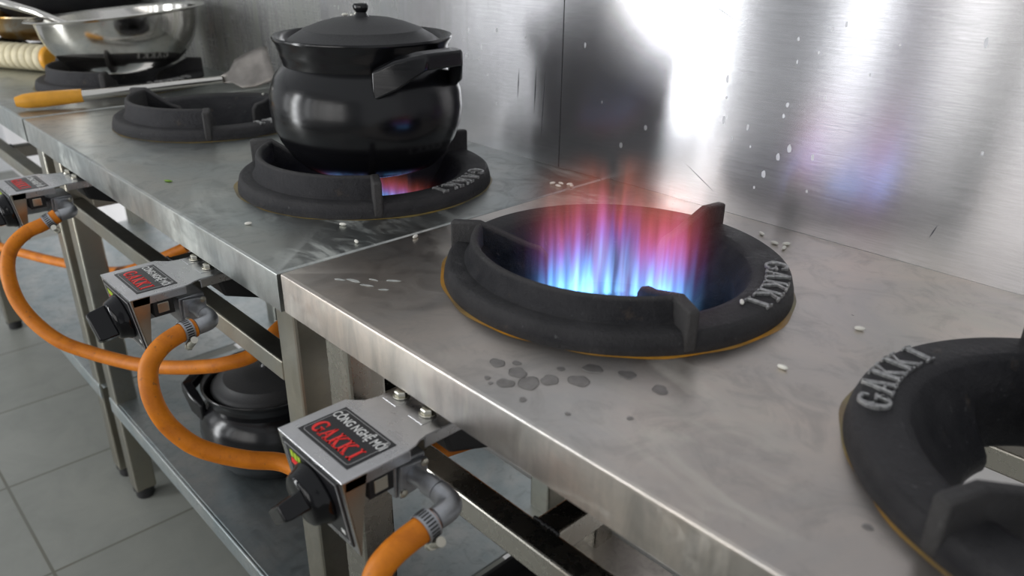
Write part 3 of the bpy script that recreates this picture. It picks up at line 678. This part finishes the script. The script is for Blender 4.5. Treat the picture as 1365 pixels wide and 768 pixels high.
for a, hw, h, dish in rows:
    for k in range(7):
        u = -1+2*k/6; vs.append(S2+e*a+sd*hw*u+upv*(h+dish*u*u))
bl.add(vs, [(r*7+k, r*7+k+1, r*7+8+k, r*7+7+k) for r in range(len(rows)-1) for k in range(6)])
bl.build('blade', M['blade'], sp, solid=.002, smooth=60)

# ------------------------------------------------------------------ far left pans
bw = thing('metal_bowl', 'shiny stainless steel mixing bowl tilted on the far burner ring', 'bowl', (-1.39,.33,.026)); bw.rotation_euler = (radians(4), radians(-3), 0)
pf = [(0,0),(.085,.003),(.118,.014),(.148,.036),(.170,.068),(.184,.104),(.189,.136),(.203,.140),(.211,.1425),(.2085,.1445),(.188,.140),(.182,.104),(.167,.069),(.145,.039),(.115,.0175),(0,.006)]
MB().lathe(pf, 96).build('bowl_body', M['bowl'], bw, smooth=50)
ld = thing('ladle', 'steel ladle resting in the metal bowl, its handle over the left rim', 'ladle', (0,0,0))
L0, L1 = Vector((-1.54,.175,.165)), Vector((-1.78,.11,.190))
MB().tube([L0+Vector((.10,.11,-.066)), L0+Vector((.05,.055,-.030)), L0, L1], .009, 12, rs=[.008,.009,.009,.012]).build('handle', M['bowl'], ld, smooth=50)
MB().lathe([(0,-.03),(.025,-.026),(.042,-.012),(.048,.004),(.046,.004),(.040,-.010),(.022,-.023),(0,-.027)], 32, Matrix.Translation(L0+Vector((.135,.135,-.072)))).build('ladle_cup', M['bowl'], ld, smooth=60)
wk = thing('wok', 'big black wok on the farthest burner behind the metal bowl', 'wok', (BF[0]-.02, BF[1]+.06, .072))
pw = [(0,0),(.08,.006),(.15,.032),(.205,.075),(.245,.130),(.262,.165),(.268,.166),(.268,.170),(.260,.170),(.240,.134),(.200,.080),(.146,.038),(.078,.012),(0,.006)]
MB().lathe(pw, 80).build('wok_body', M['wok'], wk, smooth=50)
pn = thing('stained_pan', 'brown stained steel pan at the upper left edge behind the cream roll', 'pan', (BF[0]-.02, BF[1]+.01, .046))
pp = [(0,0),(.10,0),(.150,.010),(.176,.04),(.190,.072),(.196,.074),(.195,.077),(.187,.075),(.172,.042),(.148,.014),(.098,.005),(0,.005)]
MB().lathe(pp, 64).build('pan_body', M['brownpan'], pn, smooth=50)
RB = thing('ribbed_roll', 'cream ribbed roll with a yellow end at the left edge below the bowl', 'roll', (-1.80,.130,.0335))
ax0, ax1 = Vector((-.20,-.075,0)), Vector((.115,.085,0)); dd = (ax1-ax0).normalized()
pts = []; rs = []
for k in range(225):
    tt = k/224; pts.append(ax0+(ax1-ax0)*tt); rs.append(.0305+.0055*abs(sin(tt*pi*14))**.55)
MB().tube(pts, .035, 28, rs=rs).build('ribbed_body', M['cream'], RB, smooth=60)
MB().tube([ax1, ax1+dd*.003, ax1+dd*.014, ax1+dd*.017], .034, 28, rs=[.033,.034,.033,.029]).build('end_cap', M['orange_handle'], RB, smooth=50)

# dark tray on the near shelf
tr = thing('black_tray', 'black tray on the low shelf under the nearest table, at the bottom of the photo', 'tray', (.185,.31,FZ+.2955))
b = MB(); b.box(-.16,.16,-.13,.13,0,.004)
for q in ((-.16,.16,-.13,-.124), (-.16,.16,.124,.13), (-.16,-.154,-.13,.13), (.154,.16,-.13,.13)): b.box(*q, .0, .05)
b.build('tray_body', M['black_paint'], tr, bevel=.002)

# ------------------------------------------------------------------ flames (glowing gas, a real volume)
def flame_mat(name, r0, z0, z1, strength, lean=.10, blue=.62, seed=0., soft=.17):
    m = NT(name); tc = m.n('ShaderNodeTexCoord'); s = m.n('ShaderNodeSeparateXYZ'); m.l(tc.outputs['Object'], s.inputs[0])
    X, Y, Z = s.outputs
    r = m.math('SQRT', m.math('ADD', m.math('MULTIPLY', X, X), m.math('MULTIPLY', Y, Y)))
    h = m.math('DIVIDE', m.math('SUBTRACT', Z, z0), z1-z0)            # 0 at the jets, 1 at the tips
    # direction on the circle keeps the streaks vertical
    rd = m.math('MAXIMUM', r, .01)
    cx = m.n('ShaderNodeCombineXYZ'); m.l(m.math('DIVIDE', X, rd), cx.inputs[0]); m.l(m.math('DIVIDE', Y, rd), cx.inputs[1]); m.l(m.math('MULTIPLY', Z, 1.0), cx.inputs[2])
    def streak(sc, zs, off):
        mp = m.n('ShaderNodeMapping'); mp.inputs['Scale'].default_value = (sc, sc, zs); mp.inputs['Location'].default_value = (off+seed, off*2, off); m.l(cx.outputs[0], mp.inputs['Vector'])
        return m.noise(1, mp.outputs[0], 2, .5)
    cz = m.n('ShaderNodeCombineXYZ'); m.l(X, cz.inputs[0]); m.l(Y, cz.inputs[1]); m.l(m.math('MULTIPLY', Z, .07), cz.inputs[2])
    mp = m.n('ShaderNodeMapping'); mp.inputs['Scale'].default_value = (95, 95, 95); mp.inputs['Location'].default_value = (seed, seed*2, 0); m.l(cz.outputs[0], mp.inputs['Vector'])
    fine = m.noise(1, mp.outputs[0], 1, .5, .25); mid = streak(5.0, 4, 7.7)
    # the ring of gas: radius closes a little with height
    rr = m.math('SUBTRACT', r0, m.math('MULTIPLY', h, lean*r0))
    wdt = m.math('ADD', .014, m.math('MULTIPLY', h, .022))
    q = m.math('DIVIDE', m.math('SUBTRACT', r, rr), wdt); prof = m.math('EXPONENT', m.math('MULTIPLY', m.math('MULTIPLY', q, q), -1.0))
    # tip height varies around the ring
    tip = m.math('ADD', .66, m.math('MULTIPLY', m.ramp(mid, [(.32, 0.), (.68, 1.)]), .40))
    body = m.math('SUBTRACT', 1.0, m.math('DIVIDE', h, tip), clamp=True)
    pw_ = m.math('POWER', body, 1.35)
    fs = m.ramp(fine, [(.47, .06), (.64, 1.)])
    dens = m.math('MULTIPLY', m.math('MULTIPLY', prof, pw_), fs)
    hb = m.math('DIVIDE', h, tip)
    col = m.ramp(hb, [(0.0, (.20,.58,1.)), (.32, (.13,.42,1.)), (.48, (.32,.24,.95)), (.64, (.80,.18,.48)), (.80, (1.,.18,.14)), (1.0, (1.,.15,.05))])
    core = m.math('POWER', m.math('SUBTRACT', 1.0, m.math('DIVIDE', hb, blue), clamp=True), 1.2)
    power = m.math('MULTIPLY', dens, m.math('ADD', 1.0, m.math('MULTIPLY', core, 2.4)))
    wv = streak(2.3, 5, 1.3); w2 = m.math('ADD', .017, m.math('MULTIPLY', h, .012)); q2 = m.math('DIVIDE', m.math('SUBTRACT', r, rr), w2)
    veil = m.math('MULTIPLY', m.math('EXPONENT', m.math('MULTIPLY', m.math('MULTIPLY', q2, q2), -1.0)), m.ramp(wv, [(.40, 0.), (.62, 1.)]))
    rise = m.ramp(h, [(.22, 0.), (.55, .85), (.75, .6), (1.0, 0.)]); veil = m.math('MULTIPLY', veil, rise)
    vcol = m.ramp(h, [(.35, (.75,.16,.55)), (.60, (1.,.17,.20)), (.85, (1.,.22,.08))])
    def scaled(cl, fac):
        x = m.n('ShaderNodeVectorMath', operation='SCALE'); m.l(cl, x.inputs[0]); m.l(fac, x.inputs['Scale']); return x.outputs[0]
    sm = m.n('ShaderNodeVectorMath', operation='ADD'); m.l(scaled(col, m.math('MULTIPLY', power, strength)), sm.inputs[0]); m.l(scaled(vcol, m.math('MULTIPLY', veil, strength*soft)), sm.inputs[1])
    pv = m.n('ShaderNodeVolumePrincipled')
    pv.inputs['Density'].default_value = 0.0
    pv.inputs['Emission Strength'].default_value = 1.0; m.l(sm.outputs[0], pv.inputs['Emission Color'])
    m.l(pv.outputs[0], m.out.inputs['Volume']); return m.m
def flame(label, c, z0, z1, r0, strength, seed):
    t = thing('gas_flame', label, 'flame', (c[0], c[1], 0))
    R = r0+.056
    b = MB(); b.lathe([(0,z0),(R,z0),(R,z1),(0,z1)], 40)
    b.build('burning_gas', flame_mat('flame_gas', r0, z0, z1, strength, seed=seed), t)
    return t
flame('tall blue, pink and orange gas flames rising inside the open burner ring', (B3[0], B3[1]), -.060, .128, .067, 38, 0.)
flame('low blue and pink gas flame under the clay pot', (B2[0], B2[1]), -.070, -.012, .074, 30, 5.)

# ------------------------------------------------------------------ camera
f, yaw, pitch, roll = 1039.6, radians(46.4516), radians(24.5072), radians(.6615)
C = Vector((.7802, -.3736, .3595))
F = Vector((-sin(yaw)*cos(pitch), cos(yaw)*cos(pitch), -sin(pitch))); r0 = Vector((cos(yaw), sin(yaw), 0)); u0 = r0.cross(F)
r = r0*cos(roll)+u0*sin(roll); u = -r0*sin(roll)+u0*cos(roll)
cam = bpy.data.cameras.new('Camera'); co = bpy.data.objects.new('Camera', cam); COL.objects.link(co)
Mx = Matrix((r, u, -F)).transposed().to_4x4(); Mx.translation = C; co.matrix_world = Mx
cam.sensor_fit = 'HORIZONTAL'; cam.sensor_width = 36; cam.lens = f/1365*36; cam.clip_start = .02; cam.clip_end = 50
cam.dof.use_dof = True; cam.dof.focus_distance = 1.0; cam.dof.aperture_fstop = 5.0
SC.camera = co
SC.view_settings.view_transform = 'Standard'; SC.view_settings.look = 'None'; SC.view_settings.gamma = 1; SC.view_settings.use_curve_mapping = False
SC.view_settings.exposure = 0.0
SC.cycles.volume_step_rate = .12
